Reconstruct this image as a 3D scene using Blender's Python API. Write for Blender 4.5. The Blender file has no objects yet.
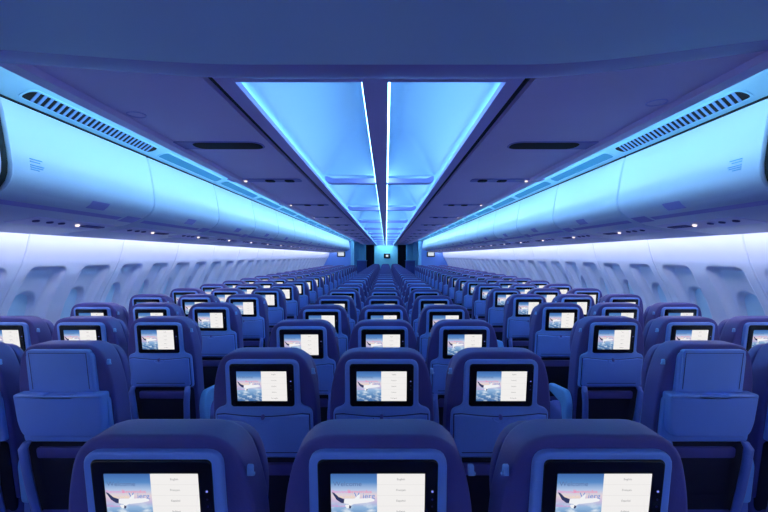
import bpy, bmesh, math, random
from mathutils import Vector
random.seed(7)
SC = bpy.context.scene
COL = SC.collection
CZ = 1.52            # eye height; cabin profiles below are written relative to it
PI = math.pi

# ------------------------------------------------------------------ materials
def mat(name, col, rough=.5, metal=0.0, spec=.5, bump=None, vary=None, emit=None, estr=0.0, coat=0.0):
    m = bpy.data.materials.new(name); m.use_nodes = True
    nt = m.node_tree; b = nt.nodes['Principled BSDF']
    b.inputs['Base Color'].default_value = (*col, 1)
    b.inputs['Roughness'].default_value = rough
    b.inputs['Metallic'].default_value = metal
    b.inputs['Specular IOR Level'].default_value = spec
    b.inputs['Coat Weight'].default_value = coat
    tc = nt.nodes.new('ShaderNodeTexCoord')
    if vary:
        n = nt.nodes.new('ShaderNodeTexNoise'); n.inputs['Scale'].default_value = vary[0]
        n.inputs['Detail'].default_value = 3
        nt.links.new(tc.outputs['Object'], n.inputs['Vector'])
        r = nt.nodes.new('ShaderNodeValToRGB')
        r.color_ramp.elements[0].position = .3; r.color_ramp.elements[1].position = .7
        lo, hi = 1 - vary[1], 1 + vary[1]
        r.color_ramp.elements[0].color = (*[min(1, c * lo) for c in col], 1)
        r.color_ramp.elements[1].color = (*[min(1, c * hi) for c in col], 1)
        nt.links.new(n.outputs['Fac'], r.inputs['Fac'])
        nt.links.new(r.outputs['Color'], b.inputs['Base Color'])
    if bump:
        n = nt.nodes.new('ShaderNodeTexNoise'); n.inputs['Scale'].default_value = bump[0]
        nt.links.new(tc.outputs['Object'], n.inputs['Vector'])
        bp = nt.nodes.new('ShaderNodeBump'); bp.inputs['Strength'].default_value = bump[1]
        bp.inputs['Distance'].default_value = .002
        nt.links.new(n.outputs['Fac'], bp.inputs['Height'])
        nt.links.new(bp.outputs['Normal'], b.inputs['Normal'])
    if emit:
        b.inputs['Emission Color'].default_value = (*emit, 1)
        b.inputs['Emission Strength'].default_value = estr
    return m

def emission(name, col, s):
    m = bpy.data.materials.new(name); m.use_nodes = True
    nt = m.node_tree; nt.nodes.clear()
    e = nt.nodes.new('ShaderNodeEmission'); o = nt.nodes.new('ShaderNodeOutputMaterial')
    e.inputs['Color'].default_value = (*col, 1); e.inputs['Strength'].default_value = s
    nt.links.new(e.outputs[0], o.inputs['Surface'])
    return m

L_SPINE, L_COVE, L_BIN, L_WALL = 12.0, 9.0, 10.5, 8.8
CYAN = (.10, .50, 1.0)
M = dict(
    shell=mat('blue_plastic', (.30, .50, .92), .38, bump=(600, .05), vary=(3, .04)),
    tray=mat('blue_tray_plastic', (.25, .42, .88), .42, bump=(500, .06), vary=(3, .05)),
    leather=mat('indigo_leather', (.125, .105, .32), .5, bump=(180, .25), vary=(5, .08)),
    cushion=mat('indigo_fabric', (.12, .12, .38), .8, bump=(300, .3), vary=(6, .1)),
    dark=mat('dark_net', (.012, .012, .03), .8, bump=(400, .3)),
    arm=mat('armrest_pad', (.3, .6, .95), .45, bump=(200, .1), vary=(6, .06)),
    black=mat('black_gloss', (.006, .006, .007), .22, spec=.5),
    blackm=mat('black_matte', (.005, .005, .008), .8),
    hook=mat('pale_clip', (.30, .52, .85), .3),
    latch=mat('latch_mauve', (.18, .16, .50), .4),
    ceil=mat('lavender_ceiling', (.92, .70, .96), .45, vary=(1.2, .04)),
    rail=mat('ceiling_rail', (.68, .55, .93), .4, vary=(1.2, .03)),
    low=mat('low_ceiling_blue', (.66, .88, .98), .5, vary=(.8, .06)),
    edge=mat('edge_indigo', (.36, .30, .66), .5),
    placard=mat('placard_blue', (.16, .50, .74), .5),
    vault=mat('vault_white', (.56, .66, .82), .55, vary=(1.0, .02)),
    bin=mat('bin_white', (.66, .72, .84), .32, vary=(1.3, .02)),
    binlow=mat('bin_underside', (.75, .72, .93), .45, vary=(1.5, .03)),
    vent=mat('vent_frame', (.45, .80, .95), .4, vary=(2, .02)),
    slat=mat('vent_slat', (.30, .50, .85), .4),
    teal=mat('vent_mesh', (.05, .33, .52), .5, bump=(200, .3)),
    handle=mat('handle_indigo', (.40, .35, .72), .6),
    groove=mat('groove_indigo', (.06, .05, .22), .6),
    wall=mat('sidewall_white', (.76, .84, .95), .5, vary=(2.0, .02)),
    shade=mat('window_shade', (.55, .82, .96), .45, vary=(4, .03)),
    carpet=mat('carpet_navy', (.08, .11, .32), .95, bump=(250, .6), vary=(40, .3)),
    bulk=mat('bulkhead_blue', (.16, .34, .82), .55, vary=(2, .05)),
    bulkc=mat('bulkhead_cyan', (.30, .72, .95), .5, vary=(2, .05)),
    curtain=mat('curtain_black', (.012, .008, .02), .9, bump=(60, .4)),
    counter=mat('counter_indigo', (.10, .10, .40), .5),
    rug=mat('seat_leg_metal', (.22, .30, .68), .35, metal=.2),
    lamp=emission('reading_lamp', (1.0, .88, .85), 1.0),
    spine_l=emission('spine_light', (.24, .62, 1.0), L_SPINE),
    cove_l=emission('cove_light', (.15, .60, 1.0), L_COVE),
    bin_l=emission('bin_light', (.46, .80, 1.0), L_BIN),
    galley_l=emission('galley_light', (.45, .85, 1.0), 40.0),
    wall_l=emission('wall_light', (.74, .74, 1.0), L_WALL),
    white=emission('menu_white', (.93, .91, .90), 0.76),
    grey=emission('menu_text', (.22, .22, .24), .8),
    rule=emission('menu_rule', (.80, .78, .78), 0.72),
    plane_w=emission('plane_white', (.92, .93, .96), 0.76),
    plane_n=emission('plane_navy', (.03, .04, .12), .8),
    w_dark=emission('word_slate', (.10, .17, .36), .8),
    w_pink=emission('word_pink', (.85, .22, .36), .85),
    w_yel=emission('word_yellow', (.90, .74, .40), .85),
    w_mag=emission('word_magenta', (.80, .25, .60), .8),
    w_blue=emission('word_blue', (.10, .25, .62), .85),
    led=emission('button_led', (.25, .30, .95), .8),
    monitor=emission('monitor_picture', (.75, .85, .95), 0.72),
)
def sky_picture():
    m = bpy.data.materials.new('screen_sky_picture'); m.use_nodes = True
    nt = m.node_tree; nt.nodes.clear(); N = nt.nodes.new; L = nt.links.new
    uv = N('ShaderNodeUVMap'); uv.uv_map = 'UVMap'
    sep = N('ShaderNodeSeparateXYZ'); L(uv.outputs[0], sep.inputs[0])
    r = N('ShaderNodeValToRGB'); cr = r.color_ramp
    stops = [(0, (.05, .14, .36)), (.22, (.12, .27, .52)), (.38, (.30, .48, .74)), (.50, (.62, .50, .72)), (.60, (.78, .66, .70)),
             (.70, (.45, .58, .82)), (.84, (.10, .26, .58)), (1, (.05, .14, .42))]
    cr.elements[0].position, cr.elements[0].color = 0, (*stops[0][1], 1)
    cr.elements[1].position, cr.elements[1].color = 1, (*stops[-1][1], 1)
    for p, c in stops[1:-1]:
        e = cr.elements.new(p); e.color = (*c, 1)
    L(sep.outputs['Y'], r.inputs['Fac'])
    mp = N('ShaderNodeMapping'); mp.inputs['Scale'].default_value = (3.2, 8, 1); L(uv.outputs[0], mp.inputs[0])
    n = N('ShaderNodeTexNoise'); n.inputs['Scale'].default_value = 1.3; n.inputs['Detail'].default_value = 5; L(mp.outputs[0], n.inputs['Vector'])
    c2 = N('ShaderNodeValToRGB'); c2.color_ramp.elements[0].position = .48; c2.color_ramp.elements[1].position = .66; L(n.outputs['Fac'], c2.inputs['Fac'])
    low = N('ShaderNodeMapRange'); low.inputs[1].default_value = .55; low.inputs[2].default_value = .30; L(sep.outputs['Y'], low.inputs[0])
    mul = N('ShaderNodeMath'); mul.operation = 'MULTIPLY'; L(c2.outputs[0], mul.inputs[0]); L(low.outputs[0], mul.inputs[1])
    mx = N('ShaderNodeMix'); mx.data_type = 'RGBA'; L(mul.outputs[0], mx.inputs['Factor']); L(r.outputs[0], mx.inputs['A'])
    mx.inputs['B'].default_value = (.70, .80, .90, 1)
    e = N('ShaderNodeEmission'); L(mx.outputs['Result'], e.inputs['Color']); e.inputs['Strength'].default_value = .78
    o = N('ShaderNodeOutputMaterial'); L(e.outputs[0], o.inputs['Surface'])
    return m
M['sky'] = sky_picture()

# ------------------------------------------------------------------ mesh builder
class MB:
    def __init__(s): s.v = []; s.f = []; s.m = []; s.mats = []; s.uv = {}
    def mi(s, m):
        if m not in s.mats: s.mats.append(m)
        return s.mats.index(m)
    def add(s, verts, faces, m):
        k = len(s.v); i = s.mi(m); s.v += [tuple(p) for p in verts]
        for f in faces: s.f.append(tuple(k + a for a in f)); s.m.append(i)
        return s
    def box(s, x0, x1, y0, y1, z0, z1, m):
        P = [(x, y, z) for x in (x0, x1) for y in (y0, y1) for z in (z0, z1)]
        return s.add(P, [(0, 1, 3, 2), (4, 6, 7, 5), (0, 4, 5, 1), (2, 3, 7, 6), (0, 2, 6, 4), (1, 5, 7, 3)], m)
    def rings(s, rings, m, cap0=True, cap1=True, closed=True):
        n = len(rings[0]); V = [p for r in rings for p in r]; F = []
        for k in range(len(rings) - 1):
            for j in range(n if closed else n - 1):
                a = k * n + j; b = k * n + (j + 1) % n
                F.append((a, b, b + n, a + n))
        if cap0: F.append(tuple(range(n)))
        if cap1: F.append(tuple((len(rings) - 1) * n + j for j in range(n)))
        return s.add(V, F, m)
    def puff(s, out, t0, t1, r, m, fn, n=4, back_r=None):
        """outline (u,w) extruded from depth t0 to t1 with its far edge (t1) rounded by r, near edge by back_r"""
        R = []
        br = r if back_r is None else back_r
        if br > 0:
            for k in range(n):
                a = PI / 2 * k / n
                R.append((br * (1 - math.sin(a)), t0 + br * (1 - math.cos(a))))
            R.append((0, t0 + br))
        else: R.append((0, t0))
        for k in range(n + 1):
            a = PI / 2 * k / n
            R.append((r * (1 - math.cos(a)), t1 - r + r * math.sin(a)))
        s.rings([[fn(u, w, t) for (u, w) in inset(out, d)] for d, t in R], m)
        return s
    def build(s, name, parent=None, sharp=38, mesh_only=False):
        me = bpy.data.meshes.new(name); me.from_pydata(s.v, [], s.f)
        for m in s.mats: me.materials.append(m)
        me.polygons.foreach_set('material_index', s.m)
        bm = bmesh.new(); bm.from_mesh(me); bmesh.ops.recalc_face_normals(bm, faces=bm.faces); bm.to_mesh(me); bm.free()
        me.polygons.foreach_set('use_smooth', [True] * len(me.polygons))
        me.set_sharp_from_angle(angle=math.radians(sharp))
        o = bpy.data.objects.new(name, me); COL.objects.link(o)
        if parent: o.parent = parent
        return o

def inset(out, d):
    if d <= 0: return list(out)
    n = len(out); res = []
    for i in range(n):
        ax, ay = out[i - 1]; bx, by = out[i]; cx, cy = out[(i + 1) % n]
        e1 = Vector((bx - ax, by - ay)); e2 = Vector((cx - bx, cy - by))
        if e1.length < 1e-9: e1 = e2
        if e2.length < 1e-9: e2 = e1
        e1.normalize(); e2.normalize()
        n1 = Vector((-e1.y, e1.x)); n2 = Vector((-e2.y, e2.x)); nn = n1 + n2
        if nn.length < 1e-6: nn = n1
        nn.normalize(); k = d / max(.5, nn.dot(n1))
        res.append((bx + nn.x * k, by + nn.y * k))
    return res

def rrect(cx, cz, w, h, r, n=5):
    P = []
    for (sx, sy, a0) in ((1, -1, -PI / 2), (1, 1, 0), (-1, 1, PI / 2), (-1, -1, PI)):
        for k in range(n + 1):
            a = a0 + PI / 2 * k / n
            P.append((cx + sx * (w / 2 - r) + r * math.cos(a), cz + sy * (h / 2 - r) + r * math.sin(a)))
    return P

def roundpoly(pts, n=4):
    """pts: (x, y, radius) CCW polygon with rounded corners"""
    out = []; N = len(pts)
    for i in range(N):
        x, y, r = pts[i]; p = Vector((x, y)); a = Vector(pts[i - 1][:2]); b = Vector(pts[(i + 1) % N][:2])
        if r <= 0: out.append((x, y)); continue
        da = (a - p); db = (b - p); l = min(r, da.length * .48, db.length * .48)
        s0 = p + da.normalized() * l; s1 = p + db.normalized() * l
        for k in range(n + 1):
            t = k / n; q = s0 * (1 - t) ** 2 + p * 2 * t * (1 - t) + s1 * t * t
            out.append((q.x, q.y))
    return out

def empty(name, loc=(0, 0, 0)):
    o = bpy.data.objects.new(name, None); COL.objects.link(o); o.location = loc; o.empty_display_size = .1
    return o
def tag(o, label=None, cat=None, group=None, kind=None):
    if label: o['label'] = label
    if cat: o['category'] = cat
    if group: o['group'] = group
    if kind: o['kind'] = kind
    return o
def copy_tree(o, parent=None):
    c = o.copy(); COL.objects.link(c)
    if parent: c.parent = parent
    for ch in list(o.children): copy_tree(ch, c)
    return c
ORD = ['zeroth', 'first', 'second', 'third', 'fourth', 'fifth', 'sixth', 'seventh', 'eighth', 'ninth', 'tenth', 'eleventh', 'twelfth', 'thirteenth',
       'fourteenth', 'fifteenth', 'sixteenth', 'seventeenth', 'eighteenth', 'nineteenth', 'twentieth', 'twenty-first', 'twenty-second', 'twenty-third',
       'twenty-fourth', 'twenty-fifth', 'twenty-sixth', 'twenty-seventh', 'twenty-eighth']

def text_mesh(body, size):
    cu = bpy.data.curves.new('tmp', 'FONT'); cu.body = body; cu.size = size; cu.align_x = 'CENTER'; cu.resolution_u = 3
    o = bpy.data.objects.new('tmp', cu); COL.objects.link(o)
    dg = bpy.context.evaluated_depsgraph_get(); dg.update()
    me = bpy.data.meshes.new_from_object(o.evaluated_get(dg))
    V = [(v.co.x, v.co.y) for v in me.vertices]; F = [tuple(p.vertices) for p in me.polygons]
    bpy.data.objects.remove(o); bpy.data.curves.remove(cu); bpy.data.meshes.remove(me)
    return V, F

# ------------------------------------------------------------------ the seat
def S(u, w, t): return (u, -(w - 1.0) * .15 - t, w)

BACK = roundpoly([(.210, .42, .03), (.212, .62, .1), (.211, .86, .1), (.203, 1.0, .08), (.163, 1.143, .085), (-.163, 1.143, .085), (-.203, 1.0, .08),
                  (-.211, .86, .1), (-.212, .62, .1), (-.210, .42, .03)], 6)
def backrest(p):
    b = MB(); b.puff(BACK, -.135, -.012, .012, M['leather'], S, 4, back_r=.035)
    return b.build('backrest', p)
def headrest(p):
    out = roundpoly([(.185, .86, .05), (.20, 1.0, .06), (.165, 1.118, .07), (-.165, 1.118, .07), (-.20, 1.0, .06), (-.185, .86, .05)], 5)
    b = MB(); b.puff(out, -.185, -.125, .01, M['leather'], S, 3, back_r=.03)
    return b.build('headrest', p)
def seat_shell(p):
    out = roundpoly([(.195, .705, .02), (.193, .912, .022), (.146, .928, .018), (.144, 1.115, .034), (-.144, 1.115, .034), (-.146, .928, .018), (-.193, .912, .022), (-.195, .705, .02)], 5)
    b = MB(); b.puff(out, -.03, .006, .007, M['shell'], S, 3, back_r=0)
    # lower back pan behind the pocket
    out2 = roundpoly([(.19, .36, .03), (.19, .70, .02), (-.19, .70, .02), (-.19, .36, .03)], 4)
    b.puff(out2, -.03, -.006, .005, M['dark'], S, 2, back_r=0)
    return b.build('seat_shell', p)
DISPLAY_C = (.0, 1.010); DW, DH = .195, .121
def screen(p):
    b = MB(); b.puff(rrect(0, 1.0125, .25, .174, .012), -.01, .011, .004, M['black'], S, 3, back_r=0)
    fr = b.build('screen_frame', p)
    d = MB(); x0, x1, z0, z1 = -DW / 2, DW / 2, DISPLAY_C[1] - DH / 2, DISPLAY_C[1] + DH / 2
    xm = x0 + DW * .492; t = .0118
    d.add([S(x0, z0, t), S(xm, z0, t), S(xm, z1, t), S(x0, z1, t)], [(0, 1, 2, 3)], M['sky'])
    d.add([S(xm, z0, t), S(x1, z0, t), S(x1, z1, t), S(xm, z1, t)], [(0, 1, 2, 3)], M['white'])
    def txt(s, size, cx, cz, m, tt=.0005):
        V, F = text_mesh(s, size); d.add([S(cx + x, cz + y, t + tt) for x, y in V], F, m)
    for k, s in enumerate(('English', 'Français', 'Español', 'Italiano', 'Português')):
        zc = z1 - DH * (k + .5) / 5
        txt(s, .0062, xm + (x1 - xm) * .5, zc - .002, M['grey'])
        if k < 4:
            zl = z1 - DH * (k + 1) / 5
            d.add([S(xm, zl - .0003, t + .0003), S(x1, zl - .0003, t + .0003), S(x1, zl + .0003, t + .0003), S(xm, zl + .0003, t + .0003)], [(0, 1, 2, 3)], M['rule'])
    pw = xm - x0
    def P(fx, fy): return (x0 + pw * fx, z1 - DH * fy)
    def poly(pts, m, tt): d.add([S(*P(a, c), t + tt) for a, c in pts], [tuple(range(len(pts)))], m)
    c = P(.36, .225); txt('Welcome', .0150, c[0], c[1], M['w_dark'])
    c = P(.22, .355); txt('Bienvenue', .0095, c[0], c[1], M['w_mag'])
    c = P(.62, .355); txt('Bienvenidos', .0105, c[0], c[1], M['w_pink'])
    c = P(.30, .455); txt('Bem-vindo', .0095, c[0], c[1], M['w_yel'])
    c = P(.56, .455); txt('V', .0190, c[0], c[1], M['w_blue'])
    c = P(.82, .455); txt('ierg', .0170, c[0], c[1], M['w_blue'])
    c = P(.14, .62); txt('Willkommen', .0075, c[0] + .006, c[1], M['w_mag'])
    # airliner: fuselage, navy tail, wing, engine
    poly([(.20, .50), (.32, .455), (.62, .455), (.86, .445), (.95, .475), (.93, .505), (.80, .53), (.55, .555), (.34, .555), (.24, .535)], M['plane_w'], .0012)
    poly([(.50, .46), (.585, .39), (.63, .375), (.62, .46)], M['plane_w'], .0013)
    poly([(.02, .335), (.07, .345), (.17, .425), (.29, .465), (.28, .54), (.22, .535), (.12, .475)], M['plane_n'], .0016)
    poly([(.38, .54), (.56, .535), (.42, .585), (.38, .59)], M['plane_w'], .0014)
    poly([(.30, .585), (.33, .565), (.42, .57), (.445, .60), (.42, .64), (.34, .635)], M['plane_w'], .0017)
    poly([(.40, .575), (.445, .60), (.42, .64), (.385, .635)], M['plane_n'], .0019)
    ds = d.build('display', fr)
    uv = ds.data.uv_layers.new(name='UVMap')
    for lp in ds.data.loops:
        co = ds.data.vertices[lp.vertex_index].co
        uv.data[lp.index].uv = ((co.x - x0) / (xm - x0), (co.z - z0) / DH)
    k = MB()
    for cz, m, r in ((1.030, M['led'], .0024), (1.012, M['groove'], .002), (.996, M['groove'], .002)):
        k.rings([[S(.1135 + rr * math.cos(a * PI / 4), cz + rr * math.sin(a * PI / 4), tt) for a in range(8)] for rr, tt in ((r, .010), (r, .0118))], m)
    k.build('button', fr)
    return fr
def tray(p, dip=.016):
    zt = .897
    top = [(.181 - .362 * k / 12, zt - dip * (1 - abs(1 - k / 6) ** 1.5)) for k in range(13)]
    out = [(-.172, .715), (.172, .715), (.181, .725), (.181, zt - .006)] + top[1:-1] + [(-.181, zt - .006), (-.181, .725)]
    g = MB(); g.puff(inset(out, -.004) if False else [(a * 1.022, .806 + (c - .806) * 1.045) for a, c in out], -.004, .0085, .0008, M['groove'], S, 1, back_r=0)
    b = MB(); b.puff(out, -.002, .019, .007, M['tray'], S, 3, back_r=0)
    # raised lip round the latch
    arc = []
    R = [[S(rr * math.cos(a), .884 + rr * .72 * math.sin(a), tt) for a in [PI + PI * k / 12 for k in range(13)]] for rr, tt in ((.035, .018), (.033, .0225), (.029, .0225), (.027, .018))]
    b.rings(R, M['tray'], False, False, closed=False)
    b.box(-.14, .14, .0, .002, 0, .001, M['tray']) if False else None
    o = b.build('tray_table', p); g.build('tray_recess', o)
    line = MB(); line.puff(rrect(0, .735, .30, .004, .0018, 2), .018, .0198, .0004, M['groove'], S, 1, back_r=0); line.build('tray_seam', o)
    l = MB(); l.puff(rrect(0, .884, .013, .020, .006, 3), .012, .026, .004, M['latch'], S, 2, back_r=0); l.build('latch', o)
    return o
def blank_panel(p):
    b = MB(); b.puff(rrect(0, 1.03, .268, .185, .014), -.01, .012, .004, M['shell'], S, 3, back_r=0)
    o = b.build('blank_panel', p)
    g = MB()
    for (x0, x1, z0, z1) in ((-.122, .122, 1.108, 1.110), (-.122, -.120, .95, 1.11), (.120, .122, .95, 1.11)):
        g.puff([(x0, z0), (x1, z0), (x1, z1), (x0, z1)], .01, .0135, .0003, M['groove'], S, 1, back_r=0)
    g.build('panel_seam', o)
    return o
def wide_shelf(p):
    out = roundpoly([(.165, .742, .035), (.183, .80, .03), (.188, .935, .012), (.06, .935, .004), (.055, .928, .004), (-.055, .928, .004), (-.06, .935, .004), (-.188, .935, .012), (-.183, .80, .03), (-.165, .742, .035)], 4)
    b = MB(); b.puff(out, -.02, .045, .012, M['tray'], S, 3, back_r=0)
    return b.build('shelf', p)
def lower_parts(p):
    b = MB(); b.puff(rrect(0, .655, .29, .05, .012), -.02, .012, .006, M['leather'], S, 2, back_r=0); b.build('pocket_rim', p)
    b = MB(); b.puff(roundpoly([(.135, .45, .04), (.14, .63, .01), (-.14, .63, .01), (-.135, .45, .04)], 4), -.02, .004, .006, M['dark'], S, 2, back_r=0); b.build('literature_pocket', p)
    for sx in (-1, 1):
        ring = []
        for z, x, y, r in ((.715, .166, .02, .016), (.69, .172, .005, .019), (.62, .165, .01, .019), (.5, .158, .03, .019), (.38, .155, .06, .018), (.30, .153, .10, .018)):
            ring.append([(sx * x + r * math.cos(a * PI / 5), y + .045 + r * .9 * math.sin(a * PI / 5) - .045, z) for a in range(10)])
        b = MB(); b.rings(ring, M['rug']); b.build('back_post', p)
def cushion(p):
    b = MB()
    out = roundpoly([(.207, .10, .05), (.207, .55, .08), (-.207, .55, .08), (-.207, .10, .05)], 5)
    b.puff(out, .33, .46, .03, M['cushion'], lambda u, w, t: (u, w, t + .02 * (w - .3)), 3, back_r=.02)
    return b.build('seat_cushion', p)
def legs(p):
    for sx in (-1, 1):
        b = MB(); x = sx * .15
        b.rings([[(x + r * math.cos(a * PI / 4), y + r * math.sin(a * PI / 4), z) for a in range(8)] for z, y, r in ((0, .12, .02), (.02, .12, .018), (.35, .20, .018))], M['rug'])
        b.rings([[(x + r * math.cos(a * PI / 4), y + r * math.sin(a * PI / 4), z) for a in range(8)] for z, y, r in ((0, .50, .02), (.02, .50, .018), (.35, .42, .018))], M['rug'])
        b.box(x - .02, x + .02, .10, .52, 0, .02, M['rug'])
        b.build('leg', p)
def armrest(p, x):
    b = MB()
    out = roundpoly([(.09, .40, .03), (.145, .40, .02), (.16, .56, .05), (.38, .585, .02), (.38, .635, .025), (.11, .665, .05), (.065, .60, .04)], 5)
    b.puff(out, x - .0205, x + .0205, .011, M['arm'], lambda u, w, t: (t, u, w), 3)
    o = b.build('armrest', p)
    s = MB(); s.puff(roundpoly([(.10, .30, .02), (.17, .30, .02), (.155, .56, .01), (.10, .56, .02)], 3), x - .016, x + .016, .008, M['rug'], lambda u, w, t: (t, u, w), 2)
    s.build('arm_support', o)
    return o
def coat_hook(p, sx):
    b = MB()
    x = sx * .196
    out = rrect(0, 0, .014, .024, .006, 3)
    b.puff(out, 0, .012, .004, M['hook'], lambda u, w, t: (x + sx * (t - .004), -.045 + u + .05 * 0 - (1.03 - 1) * .15 + .055, 1.065 + w), 2, back_r=0)
    b.puff(rrect(0, 0, .009, .009, .004, 3), .008, .016, .004, M['hook'], lambda u, w, t: (x + sx * (t - .004), .01 + u - .0045, 1.057 + w), 2, back_r=0)
    return b.build('coat_hook', p)

def make_seat(kind, full, hook, arms):
    p = empty('airline_chair')
    backrest(p); seat_shell(p)
    if kind == 'screen':
        screen(p); tray(p)
    else:
        blank_panel(p); wide_shelf(p)
    cushion(p)
    if full:
        headrest(p); lower_parts(p); legs(p); coat_hook(p, hook)
        for a in arms: armrest(p, a)
    return p
protos = {}
placed = set()
def seat_at(x, y, kind, full, hook, arms, label, group, dz=0.0):
    key = (kind, full, hook if full else 0, arms if full else ())
    if key not in protos:
        protos[key] = share(make_seat(kind, full, hook, arms)); o = protos[key]
    else:
        o = copy_tree(protos[key])
    o.location = (x, y, dz)
    tag(o, label, 'seat', group)
    return o
mesh_cache = {}
def share(p):
    """reuse one mesh for equal parts of different seat kinds"""
    for o in [p] + list(p.children_recursive):
        if o.type == 'MESH':
            base = o.data.name.split('.')[0]
            c = o.data
            k = (base, len(c.vertices), round(sum(v.co.x for v in c.vertices), 3))
            if k in mesh_cache: o.data = mesh_cache[k]
            else: mesh_cache[k] = c
    return p

PITCH, SW = .79, .469
Y1 = .914
YSIDE = .15
CX = -.017
NEAR = 8
SEATS_G = 'rows of passenger seats seen from behind'
cnames = [(-1, 'left seat of the centre block'), (0, 'middle seat of the centre block'), (1, 'right seat of the centre block')]
for r in range(1, 27):
    y = Y1 + PITCH * (r - 1)
    for i, nm in cnames:
        full = r <= NEAR
        arms = (-SW / 2,) if i < 1 else (-SW / 2, SW / 2)
        hook = -1 if i == 1 else 1
        if r == 1: lab = f'large blue seat with lit screen in the nearest row, {nm}'
        else: lab = f'blue seat with seatback screen, {nm}, {ORD[r]} row away'
        seat_at(CX + i * SW, y, 'screen', full, hook, arms, lab, SEATS_G)
snames = [(1.39, 'aisle seat'), (1.86, 'middle seat'), (2.33, 'window seat')]
for side, sn in ((-1, 'left'), (1, 'right')):
    for r in range(2, 23):
        y = Y1 + YSIDE + PITCH * (r - 1)
        for k, (x, nm) in enumerate(snames):
            if r == 2 and k == 2: continue
            full = r <= NEAR
            kind = 'blank' if (r == 2) else 'screen'
            hook = -side
            arms = {(-1, 0): (-SW / 2, SW / 2), (-1, 1): (-SW / 2,), (-1, 2): (-SW / 2,), (1, 0): (-SW / 2,), (1, 1): (-SW / 2,), (1, 2): (-SW / 2, SW / 2)}[(side, k)]
            if kind == 'blank': lab = f'dark blue seat with blank back panel and shelf, no screen, {nm} of {sn} block'
            else: lab = f'blue seat with seatback screen, {nm} of the {sn} window block, {ORD[r]} row away'
            o = seat_at(side * x, y, kind, full, hook, arms, lab, SEATS_G)

# ------------------------------------------------------------------ cabin shell
Y0, YW, YE = -2.5, 18.6, 24.6
def prism(b, prof, y0, y1, m, closed=True, caps=True):
    """profile (x, z rel. to eye height) run along y"""
    b.rings([[(x, y, CZ + z) for x, z in prof] for y in (y0, y1)], m, caps, caps, closed)
    return b
fl = MB().box(-2.75, 2.75, Y0, YE, -.04, 0, M['carpet']).build('floor'); tag(fl, 'dark navy carpet floor', kind='structure')

# --- side walls with scooped window recesses
WP = [(2.40, .36), (2.42, .2), (2.435, .145), (2.455, .05), (2.485, -.05), (2.53, -.15), (2.59, -.26), (2.65, -.38), (2.69, -.5), (2.71, -.65), (2.71, -.9), (2.66, -1.2), (2.6, -1.52)]
def wx(z):
    for (xa, za), (xb, zb) in zip(WP, WP[1:]):
        if zb <= z <= za:
            t = (z - za) / (zb - za); return xa + (xb - xa) * t
    return WP[-1][0]
def sst(a, b, x):
    t = max(0, min(1, (x - a) / (b - a))); return t * t * (3 - 2 * t)
FR = 1.066
WIN_Z, WIN_A, WIN_B = -.47, .125, .185     # window oval centre height and half sizes
def recess(s, z):
    d = 0.0
    for c in (.25 * FR, .75 * FR):
        u = s - c
        half = .172
        # rounded-corner top
        zt = -.088
        q = max(0, abs(u) - (half - .05)); e = zt - .05 - z
        if e >= 0: side = abs(u) - half
        else: side = math.hypot(q, -e) - .05
        ins = sst(.010, -.022, side)
        ins *= sst(-1.0, -.62, z) * .5 + .5 * sst(-1.0, -.85, z)
        d = max(d, .080 * ins)
        r = ((abs(u) / WIN_A) ** 2.4 + (abs(z - WIN_Z) / WIN_B) ** 2.4) ** (1 / 2.4)
        d = max(d, .080 + .05 * sst(1.10, .98, r)) if ins > .5 and r < 1.12 else d
    return d
def wall_panel(side):
    b = MB(); g = .006
    ns = 96
    ss = [0, g] + [g + (FR - 2 * g) * k / ns for k in range(1, ns)] + [FR - g, FR]
    zs = [.36, .25, .145, .10, .05, 0, -.03, -.05, -.06] + [-.07 - .0065 * k for k in range(0, 12)] + [-.16 - .0125 * k for k in range(0, 50)] + [-.80, -.86, -.92, -1.0, -1.2, -1.52]
    V, F = [], []
    for z in zs:
        for s in ss:
            d = recess(s, z)
            if s in (0, FR): d += .012
            V.append((side * (wx(z) + d), s, CZ + z))
    n = len(ss)
    for i in range(len(zs) - 1):
        for j in range(n - 1):
            a = i * n + j; F.append((a, a + 1, a + n + 1, a + n))
    b.add(V, F, M['wall'])
    return b
for side, nm in ((-1, 'left'), (1, 'right')):
    w0 = wall_panel(side).build('wall_' + nm, sharp=80)
    y = 2.95 - FR * 5; k = 0
    while y < YW - .1:
        o = w0 if k == 0 else w0.copy()
        if k: COL.objects.link(o)
        o.location = (0, y, 0)
        tag(o, f'pale {nm} sidewall panel with two scooped window recesses', kind='structure')
        y += FR; k += 1
# window shades: one pane object per opening
def shade_mesh(side):
    b = MB()
    def fn(u, w, t): return (side * (wx(w) + .127 - t), u, CZ + w)
    out = [(WIN_A * 1.0 * math.copysign(abs(math.cos(a)) ** .83, math.cos(a)), WIN_Z + WIN_B * math.copysign(abs(math.sin(a)) ** .83, math.sin(a))) for a in [2 * PI * k / 32 for k in range(32)]]
    rings = []
    for f in (1.0, .8, .5, .2):
        rings.append([fn(u * f, WIN_Z + (w - WIN_Z) * f, .004 + .012 * (1 - f)) for u, w in out])
    b.rings(rings, M['shade'], False, True)
    return b
nwin = 0
for side, nm in ((-1, 'left'), (1, 'right')):
    w0 = None; j = 0
    y = 2.95 - FR * 1
    while y < YW - .1:
        for c in (.25, .75):
            nwin += 1
            if w0 is None: w0 = shade_mesh(side).build('window_1'); o = w0
            else: o = w0.copy(); COL.objects.link(o)
            o.name = f'window_{nwin}'
            o.location = (0, y + c * FR, 0)
            tag(o, 'oval cabin window with its pale blue shade pulled down', kind='structure')
        y += FR

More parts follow.
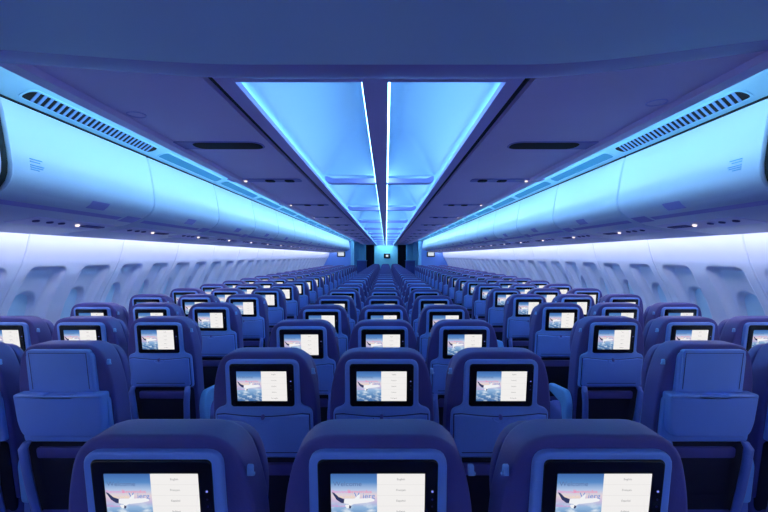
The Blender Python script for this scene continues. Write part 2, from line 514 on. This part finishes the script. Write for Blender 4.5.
# --- ceiling
CL, CR = -.605, .493                # inner edges of the two flat aisle panels
ZC = .59
def ceil_run(name, prof, y0, y1, m, label):
    o = prism(MB(), prof, y0, y1, m).build(name); return tag(o, label, kind='structure')
seams = [1.0, 2.45] + [2.45 + 1.6 * k for k in range(1, 15)]
seams = [y for y in seams if y < YE - .3] + [YE]
first = {}
for sgn, xi in ((-1, CL), (1, CR)):
    for a, c in zip([Y0] + seams[:-1], seams):
        xo = sgn * 1.172
        prof = [(xi + sgn * .004, ZC), (sgn * 1.095, ZC), (sgn * 1.108, ZC - .018), (xo - sgn * .008, ZC - .018), (xo, ZC - .010), (xo, ZC + .02), (xi + sgn * .004, ZC + .02)]
        ceil_run('ceiling', prof, a + .002, c - .002, M['ceil'], 'flat lavender ceiling panel over the aisle')
    # closed recess above (never lit directly) and black shadow gap
    ceil_run('ceiling', [(xi, ZC + .02), (xi, ZC + .055), (xi - sgn * .04, ZC + .055), (xi - sgn * .04, ZC + .02)], 1.0, YE, M['blackm'], 'black shadow gap beside the ceiling rail')
    # lamp trough above the lip
    tr = [(sgn * 1.03, ZC + .02), (sgn * 1.03, ZC + .17), (sgn * 1.25, ZC + .20), (sgn * 1.38, ZC + .16), (sgn * 1.40, ZC + .10)]
    o = prism(MB(), tr, Y0, YE, M['vent'], closed=False, caps=False).build('ceiling'); tag(o, 'curved trough above the ceiling lip', kind='structure')
# rails and spine
VL, VR = -.51, .405
SL, SR = -.081, .007
for xa, xb in ((VL, CL + .034), (CR - .034, VR)):
    lo, hi = min(xa, xb), max(xa, xb)
    ceil_run('trim_1', [(lo, ZC - .004), (hi, ZC - .004), (hi, ZC + .02), (lo, ZC + .02)], Y0, YE, M['rail'], 'lavender rail along the edge of the luminous ceiling')
ceil_run('trim_2', [(SL, ZC - .004), (SR, ZC - .004), (SR, ZC + .05), (SL, ZC + .05)], Y0, YE, M['rail'], 'central spine of the luminous ceiling')
BAY = 2.05
bays = [(-2.4, -.35)] + [(1.455 + BAY * k, 1.455 + BAY * (k + 1)) for k in range(11)]
ceil_run('ceiling', [(VL - .02, ZC - .003), (VR + .02, ZC - .003), (VR + .02, ZC + .03), (VL - .02, ZC + .03)], -.34, 1.46, M['rail'], 'lavender header in front of the first glowing vault')
def bay_mesh(xa, xb, y0, y1, out_side):
    """pillow vault: gentle flange on the outer side, then a dome with rounded plan corners"""
    b = MB(); V, F = [], []
    W, Ln = xb - xa, y1 - y0
    def spread(n):
        return [.5 - .5 * math.cos(PI * k / n) for k in range(n + 1)]
    us, vs = spread(44), spread(72)
    fl_ = .055
    da, db = (xa + fl_, xb) if out_side < 0 else (xa, xb - fl_)
    hw, hl, rc = (db - da) / 2, Ln / 2 - .01, .12
    for v in vs:
        for u in us:
            x, y = xa + W * u, Ln * v
            fx = (x - xa) if out_side < 0 else (xb - x)
            base = .045 * min(1, fx / fl_)
            do, di = (x - da, db - x) if out_side < 0 else (db - x, x - da)
            crest = (db - da) * .66
            tx = do / crest if do < crest else di / (db - da - crest)
            ty = min(1, max(0, min(y - .01, Ln - .01 - y)) / .17)
            hx = 1 - (1 - max(0, min(1, tx))) ** (1.7 if do < crest else 2.4)
            hy = (1 - (1 - ty) ** 2.4) ** .6
            h = hx * hy
            V.append((x, y0 + y, CZ + ZC + .018 + base + .33 * h))
    n = len(us)
    for a_ in range(len(vs) - 1):
        for c_ in range(n - 1):
            a = a_ * n + c_; F.append((a, a + 1, a + n + 1, a + n))
    b.add(V, F, M['vault']); return b
pl = pr = rib0 = None
for k, (a, c) in enumerate(bays):
    if pl is None:
        pl = bay_mesh(VL - .045, SL + .02, 0, BAY, -1).build('ceiling', sharp=70); pr = bay_mesh(SR - .02, VR + .045, 0, BAY, 1).build('ceiling', sharp=70); ol, orr = pl, pr
    else:
        ol = pl.copy(); COL.objects.link(ol); orr = pr.copy(); COL.objects.link(orr)
    for o, nm in ((ol, 'left'), (orr, 'right')):
        o.location = (0, a, 0); tag(o, f'glowing cyan ceiling vault, {nm} of the spine', kind='structure')
    # cross rib at the far end of the bay
    for xa, xb in ((VL + .02, SL), (SR, VR - .02)):
        rb = MB(); out = []
        sgn = -1 if xa < -.1 else 1
        xo = xa if sgn < 0 else xb; xi2 = xb if sgn < 0 else xa
        prof = [(xi2, -.006), (xo - sgn * .05, -.006), (xo - sgn * .02, .002), (xo - sgn * .002, .022), (xo - sgn * .002, .050), (xo - sgn * .02, .050), (xo - sgn * .06, .034), (xi2, .034)]
        rb.rings([[(x, c + dy, CZ + ZC + z) for x, z in prof] for dy in (-.034, .034)], M['edge'])
        tag(rb.build('trim_3'), 'lavender cross rib between two glowing vaults', kind='structure')

# light strips (real lamps in their coves)
def strip(name, boxes, m, label):
    b = MB()
    for bx in boxes: b.box(bx[0], bx[1], bx[2], bx[3], CZ + bx[4], CZ + bx[5], m)
    return tag(b.build(name), label, 'light strip')
segs = [(a, c) for a, c in bays]
strip('light_strip', [(SL - .003, SL, 1.47, 23.9, ZC + .001, ZC + .055)], M['spine_l'], 'thin glowing strip along the left edge of the ceiling spine')
strip('light_strip', [(SR, SR + .008, 1.47, 23.9, ZC + .001, ZC + .055)], M['spine_l'], 'bright white strip along the right edge of the ceiling spine')
strip('light_strip', [(VL - .035, VL - .015, Y0 + .1, 23.9, ZC + .021, ZC + .032)], M['cove_l'], 'cyan strip hidden on the left rail of the luminous ceiling')
strip('light_strip', [(VR + .015, VR + .035, Y0 + .1, 23.9, ZC + .021, ZC + .032)], M['cove_l'], 'cyan strip hidden on the right rail of the luminous ceiling')
for sgn, nm in ((-1, 'left'), (1, 'right')):
    a, c = sorted((sgn * 1.130, sgn * 1.160))
    strip('light_strip', [(a, c, Y0 + .1, YW, ZC + .021, ZC + .06)], M['bin_l'], f'cyan strip behind the ceiling lip facing the {nm} bins')
    a, c = sorted((sgn * 2.180, sgn * 2.205))
    strip('light_strip', [(a, c, Y0 + .1, YW, .150, .205)], M['wall_l'], f'white strip behind the {nm} bins washing the sidewall')

# --- low ceiling panel close to the camera
lp = MB(); nx = 40
yy = [(.15, .09), (.16, .0), (.5, 0), (1.0, 0), (1.14, 0), (1.19, .003), (1.24, .010), (1.285, .022), (1.31, .045), (1.32, .08), (1.32, .13), (.15, .13)]
R = []
for i in range(nx + 1):
    x = -1.475 + 2.95 * i / nx
    rise = (.05 if x < 0 else .085) * sst(.35, 1.30, abs(x))
    R.append([(x, y, CZ + .505 + rise + z) for y, z in yy])
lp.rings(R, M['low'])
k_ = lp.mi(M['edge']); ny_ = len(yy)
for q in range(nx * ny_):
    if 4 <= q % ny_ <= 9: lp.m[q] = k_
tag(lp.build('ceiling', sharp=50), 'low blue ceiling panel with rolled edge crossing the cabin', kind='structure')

# --- overhead bins, vent strips, service units
BP = [(1.53, .632), (1.516, .58), (1.50, .50), (1.487, .42), (1.480, .365), (1.481, .325), (1.490, .295), (1.51, .268), (1.54, .246), (1.59, .222), (1.66, .197), (1.75, .18), (1.95, .155), (2.15, .133), (2.165, .145), (2.17, .22), (2.396, .30), (2.396, .632)]
BINL = 1.066
def bin_mesh(sgn):
    b = MB(); cx, cz = 1.9, .4
    rr = []
    for y, f in ((.004, .010), (.007, .004), (.012, 0), (BINL - .012, 0), (BINL - .007, .004), (BINL - .004, .010)):
        rr.append([(sgn * (x + f * (1 if x < 1.9 else 0)), y, CZ + z + f * (.6 if z < .3 else -.3)) for x, z in BP])
    b.rings(rr, M['bin']); return b
def bar_on(sgn, prof_i, y0, y1, lift, m, b):
    """flat strip laid over profile points i..j"""
    pts = [BP[i] if isinstance(i, int) else i for i in prof_i]
    V = []
    for y in (y0, y1):
        for (x, z) in pts: V.append((sgn * (x - lift * .6), y, CZ + z - lift))
    n = len(pts)
    b.add(V, [(j, j + 1, n + j + 1, n + j) for j in range(n - 1)], m)
def lerp_bp(i, t): return (BP[i][0] + (BP[i + 1][0] - BP[i][0]) * t, BP[i][1] + (BP[i + 1][1] - BP[i][1]) * t)
ybins = [1.70 + BINL * k for k in range(15)]
for sgn, nm in ((-1, 'left'), (1, 'right')):
    root = empty('overhead_bin')
    bin_mesh(sgn).build('bin_body', root)
    hb = MB(); 
    bar_on(sgn, [lerp_bp(8, .5), BP[9], lerp_bp(9, .12)], .03, .86, .004, M['handle'], hb); hb.build('handle_recess', root)
    lb = MB(); bar_on(sgn, [lerp_bp(6, .3), BP[7], lerp_bp(7, .8)], .50, .64, .005, M['handle'], lb); lb.build('latch', root)
    lb = MB(); bar_on(sgn, [lerp_bp(8, .1), BP[9], lerp_bp(9, .3)], .88, 1.03, .005, M['handle'], lb); lb.build('handle_recess', root)
    pb = MB()
    for k, (l, dz) in enumerate(((.05, .0), (.04, .011), (.055, .026), (.05, .035), (.035, .044))):
        z = .405 - dz
        x = next(xa + (xb - xa) * (za - z) / (za - zb) for (xa, za), (xb, zb) in zip(BP, BP[1:]) if zb <= z <= za)
        pb.box(*sorted((sgn * (x - .002), sgn * (x + .004))), .10, .10 + l * 1.3, CZ + z, CZ + z + .0035, M['placard'])
    pl_ = pb.build('placard', root)
    for k, y in enumerate(ybins):
        o = root if k == 0 else copy_tree(root)
        if k > 0:
            for ch in list(o.children):
                if ch.name.startswith('placard'): bpy.data.objects.remove(ch)
        o.location = (0, y, 0)
        tag(o, f'glossy overhead bin lit cyan on the {nm} side, {ORD[k + 1]} of its row' + (' with small placard' if k == 0 else ''), 'overhead bin', f'overhead bins along the {nm} wall')
    # open bin beside the camera
    root = empty('overhead_bin', (0, 0, 0))
    ob = MB()
    inner = [(1.60, .58), (1.56, .44), (1.56, .36), (1.60, .29), (1.75, .24), (2.30, .20), (2.30, .58)]
    ob.rings([[(sgn * x, y, CZ + z) for x, z in BP] for y in (-.4, 1.69)], M['blackm'])
    ob.build('bin_body', root)
    fr = MB()
    def ring(scale, y):
        return [(sgn * (1.9 + (x - 1.9) * scale - .004), y, CZ + .40 + (z - .40) * scale) for x, z in BP[:14]]
    fr.rings([ring(1.0, 1.60), ring(1.0, 1.655), ring(.985, 1.665), ring(.985, 1.60)], M['ceil'], False, False, closed=False)
    fr.build('bin_edge', root)
    tag(root, f'dark open-ended overhead bin cut off at the {nm} picture edge', 'overhead bin')
    # black gap above the bins
    o = prism(MB(), [(sgn * 1.525, .636), (sgn * 1.545, .636), (sgn * 1.56, .66), (sgn * 1.535, .66)], Y0, YW, M['blackm']).build('trim_4'); tag(o, 'black shadow gap above the bins', kind='structure')
    # vent strip
    A, B = (1.40, .69), (1.532, .640)
    o = prism(MB(), [(sgn * A[0], A[1]), (sgn * B[0], B[1]), (sgn * (B[0] + .01), B[1] + .04), (sgn * (A[0] + .01), A[1] + .04)], Y0, YE, M['vent']).build('trim_5'); tag(o, 'cyan strip between ceiling and bins', kind='structure')
    ax = Vector((B[0] - A[0], B[1] - A[1])); ln = ax.length; ax.normalize(); nr = Vector((-ax.y, ax.x)) * -1
    if nr.y > 0: nr = -nr
    def vfn(u, w, t):            # u along y, w along the strip section from A, t out of the surface
        q = Vector(A) + ax * w + nr * t
        return (sgn * q.x, u, CZ + q.y)
    ventp = {}
    for k, y in enumerate(ybins[:16]):
        near = k == 0
        if near not in ventp:
            root = empty('air_grille')
            bk = MB(); bk.puff(rrect(.5, .070, .97, .072, .030, 5), -.002, .0015, .0006, M['blackm'] if near else M['teal'], vfn, 1, back_r=0); bk.build('backing', root)
            if near:
                st = MB()
                for q in range(25):
                    u = .065 + q * .0362
                    st.puff([(u - .008 - .018, .036), (u + .008 - .018, .036), (u + .008 + .018, .104), (u - .008 + .018, .104)], .0005, .004, .001, M['slat'], vfn, 1, back_r=0)
                st.build('slat', root)
            rm = MB(); o1 = rrect(.5, .070, .985, .084, .034, 5); o2 = rrect(.5, .070, .965, .068, .028, 5)
            rm.rings([[vfn(u, w, t) for u, w in oo] for oo, t in ((o1, .0005), (o1, .004), (o2, .004), (o2, .0005))], M['vent'], False, False); rm.build('frame', root)
            ventp[near] = root; o = root
        else: o = copy_tree(ventp[near])
        o.location = (0, y + .04, 0)
        tag(o, (f'slatted black air grille above the nearest {nm} bin' if near else f'teal air grille above the {ORD[k + 1]} bin on the {nm} side'), 'air vent', f'air grilles above the {nm} bins')
    # reading-light units under the bins
    def ux(x):
        for (xa, za), (xb, zb) in zip(BP[8:14], BP[9:15]):
            if xa <= x <= xb: return za + (zb - za) * (x - xa) / (xb - xa)
        return .18
    root = empty('passenger_service_unit')
    def ufn(u, w, t): return (sgn * w, u, CZ + ux(w) - t)
    q = MB(); q.puff(rrect(0, 1.775, .62, .17, .02, 4), -.001, .004, .002, M['binlow'], ufn, 1, back_r=0); q.build('panel', root)
    for dy in (-.24, -.15, -.07):
        q = MB(); q.puff(rrect(dy, 1.75, .032, .032, .0155, 4), .003, .010, .004, M['groove'], ufn, 2, back_r=0); q.build('air_nozzle', root)
    q = MB(); q.puff(rrect(.05, 1.75, .022, .022, .0105, 4), .003, .014, .005, M['lamp'], ufn, 2, back_r=0); q.build('reading_light', root)
    q = MB(); q.puff(rrect(.19, 1.76, .17, .05, .012, 4), .003, .007, .002, M['groove'], ufn, 1, back_r=0); q.build('mask_flap', root)
    for k in range(20):
        o = root if k == 0 else copy_tree(root)
        o.location = (0, 2.40 + PITCH * k, 0)
        tag(o, f'service unit with reading light under the {nm} bins, {ORD[k + 1]} along from the camera', 'reading light unit', f'reading light units under the {nm} bins')
    # ceiling service units over the aisle panel
    root = empty('ceiling_service_unit')
    cxm = .93
    def cfn(u, w, t): return (sgn * u, w, CZ + ZC - t)
    q = MB(); q.puff(rrect(.94, 0, .56, .13, .03, 4), -.001, .005, .002, M['edge'], cfn, 1, back_r=0); q.build('panel', root)
    for xx in (.75, .90):
        q = MB(); q.puff(rrect(xx, 0, .07, .075, .02, 4), .004, .012, .003, M['blackm'], cfn, 2, back_r=0); q.build('air_nozzle', root)
    q = MB(); q.puff(rrect(1.09, 0, .022, .022, .0105, 4), .004, .016, .005, M['lamp'], cfn, 2, back_r=0); q.build('reading_light', root)
    for k in range(11):
        o = root if k == 0 else copy_tree(root)
        o.location = (0, 3.36 + 1.6 * k, 0)
        tag(o, f'reading light unit in the {nm} ceiling panel, {ORD[k + 1]} away from the camera', 'reading light unit', f'reading light units in the {nm} ceiling panel')
    # stowed monitor slot
    root = empty('ceiling_slot', (0, 2.30, 0))
    q = MB(); q.puff(rrect(.90, 0, .50, .15, .06, 5), -.001, .004, .002, M['edge'], cfn, 1, back_r=0); q.build('surround', root)
    q = MB(); q.puff(rrect(.84 , 0, .36, .125, .05, 5), .003, .006, .001, M['blackm'], cfn, 1, back_r=0); q.build('opening', root)
    tag(root, f'long black rounded slot in the {nm} ceiling panel', 'ceiling slot')
    q = MB(); o1 = rrect(1.04, 0, .075, .075, .037, 6); o2 = rrect(1.04, 0, .068, .068, .0335, 6)
    q.rings([[cfn(u, w, t) for u, w in oo] for oo, t in ((o1, 0), (o1, .003), (o2, .003), (o2, 0))], M['rail'], False, False)
    o = q.build('ceiling_ring'); o.location = (0, 1.80 if sgn < 0 else 1.66, 0)
    tag(o, f'small flush round ring in the {nm} ceiling panel near the low ceiling', 'ceiling fitting')

# --- far end of the cabin
def st(name, b, label): return tag(b.build(name), label, kind='structure')
st('wall_far', MB().box(-2.75, 2.75, YE, YE + .05, 0, 2.5, M['bulkc']), 'far cyan end wall')
st('wall_rear', MB().box(-2.75, 2.75, Y0 - .05, Y0, 0, 2.5, M['bulk']), 'rear partition behind the camera')
for sgn, nm in ((-1, 'left'), (1, 'right')):
    def X(a, c): return sorted((sgn * a, sgn * c))
    st('wall_' + nm + '_bulkhead', MB().box(*X(1.52, 2.75), YW + .02, YW + .08, 0, 2.3, M['bulk']), f'blue bulkhead closing the {nm} seat block')
    st('trim_6', MB().box(*X(1.40, 1.52), YW - .02, YW + .30, 0, 2.16, M['bulkc']), f'cyan end post of the {nm} bulkhead')
    st('wall_' + nm + '_galley', MB().box(*X(1.30, 2.75), 21.2, 21.26, 0, 2.3, M['bulkc']), f'pale wall of the {nm} galley niche')
    t = empty('galley_counter', (sgn * 1.15, 20.6, 0))
    MB().box(-.22, .22, -.25, .25, 0, 1.28, M['counter']).build('cabinet', t); MB().box(-.24, .24, -.27, .27, 1.28, 1.32, M['bulk']).build('worktop', t)
    tag(t, f'dark galley counter in the niche on the {nm} of the far aisle', 'counter')
    st('trim_7', MB().box(*X(1.02, 1.12), 21.5, 21.8, 0, 2.12, M['bulkc']), f'cyan post beside the {nm} curtain')
    cu = MB(); n = 24; P0 = []
    for i in range(n + 1):
        x = .60 + .42 * i / n; P0.append((sgn * x, 22.1 + .03 * math.sin(i * PI / 2.0)))
    P1 = [(x, y + .02) for x, y in P0]; ringp = P0 + P1[::-1]
    cu.rings([[(x, y, z) for x, y in ringp] for z in (.02, 2.09)], M['curtain'])
    tag(cu.build('curtain', sharp=60), f'black curtain hanging on the {nm} of the far doorway', 'curtain')
    t = empty('wall_monitor', (sgn * 1.93, YW, 1.60))
    q = MB(); q.puff(rrect(0, 0, .34, .23, .02, 3), -.03, .04, .008, M['black'], lambda u, w, tt: (u, -tt, w), 2, back_r=0); q.build('housing', t)
    q = MB(); q.puff(rrect(0, .0, .25, .15, .01, 3), .039, .042, .001, M['monitor'], lambda u, w, tt: (u, -tt, w), 1, back_r=0); q.build('screen', t)
    tag(t, f'small bright monitor on the {nm} far bulkhead', 'monitor')
t = empty('wall_monitor', (.06, YE, 1.53))
q = MB(); q.puff(rrect(0, 0, .36, .26, .02, 3), -.001, .05, .008, M['black'], lambda u, w, tt: (u, -tt, w), 2, back_r=0); q.build('housing', t)
q = MB(); q.puff(rrect(0, .0, .14, .12, .03, 3), .049, .052, .001, M['monitor'], lambda u, w, tt: (u, -tt, w), 1, back_r=0); q.build('screen', t)
tag(t, 'small black monitor in the middle of the far cyan wall', 'monitor')

st('ceiling', MB().box(-.64, .53, 23.99, YE, CZ + ZC + .16, CZ + ZC + .18, M['vault']), 'raised ceiling strip in front of the far wall')
strip('light_strip', [(-.56, .45, 24.03, 24.07, ZC + .07, ZC + .12)], M['galley_l'], 'cyan strip washing the far end wall from above')

# ------------------------------------------------------------------ world, camera, view
w = bpy.data.worlds.new('cabin_dim'); SC.world = w; w.use_nodes = True
w.node_tree.nodes['Background'].inputs['Color'].default_value = (.05, .08, .3, 1)
w.node_tree.nodes['Background'].inputs['Strength'].default_value = .2
cam = bpy.data.cameras.new('camera'); co = bpy.data.objects.new('camera', cam); COL.objects.link(co)
co.location = (0, 0, CZ); co.rotation_euler = (PI / 2, 0, 0)
cam.sensor_width = 36; cam.lens = 36 * 432 / 768; cam.shift_x = -2 / 768; cam.clip_start = .02; cam.clip_end = 60
SC.camera = co
SC.view_settings.view_transform = 'Standard'; SC.view_settings.look = 'None'
SC.view_settings.exposure = 0.32; SC.view_settings.gamma = 1.0; SC.view_settings.use_curve_mapping = False
SC.cycles.use_denoising = True
SC.cycles.max_bounces = 10; SC.cycles.diffuse_bounces = 8; SC.cycles.glossy_bounces = 3
SC.cycles.sample_clamp_indirect = 4
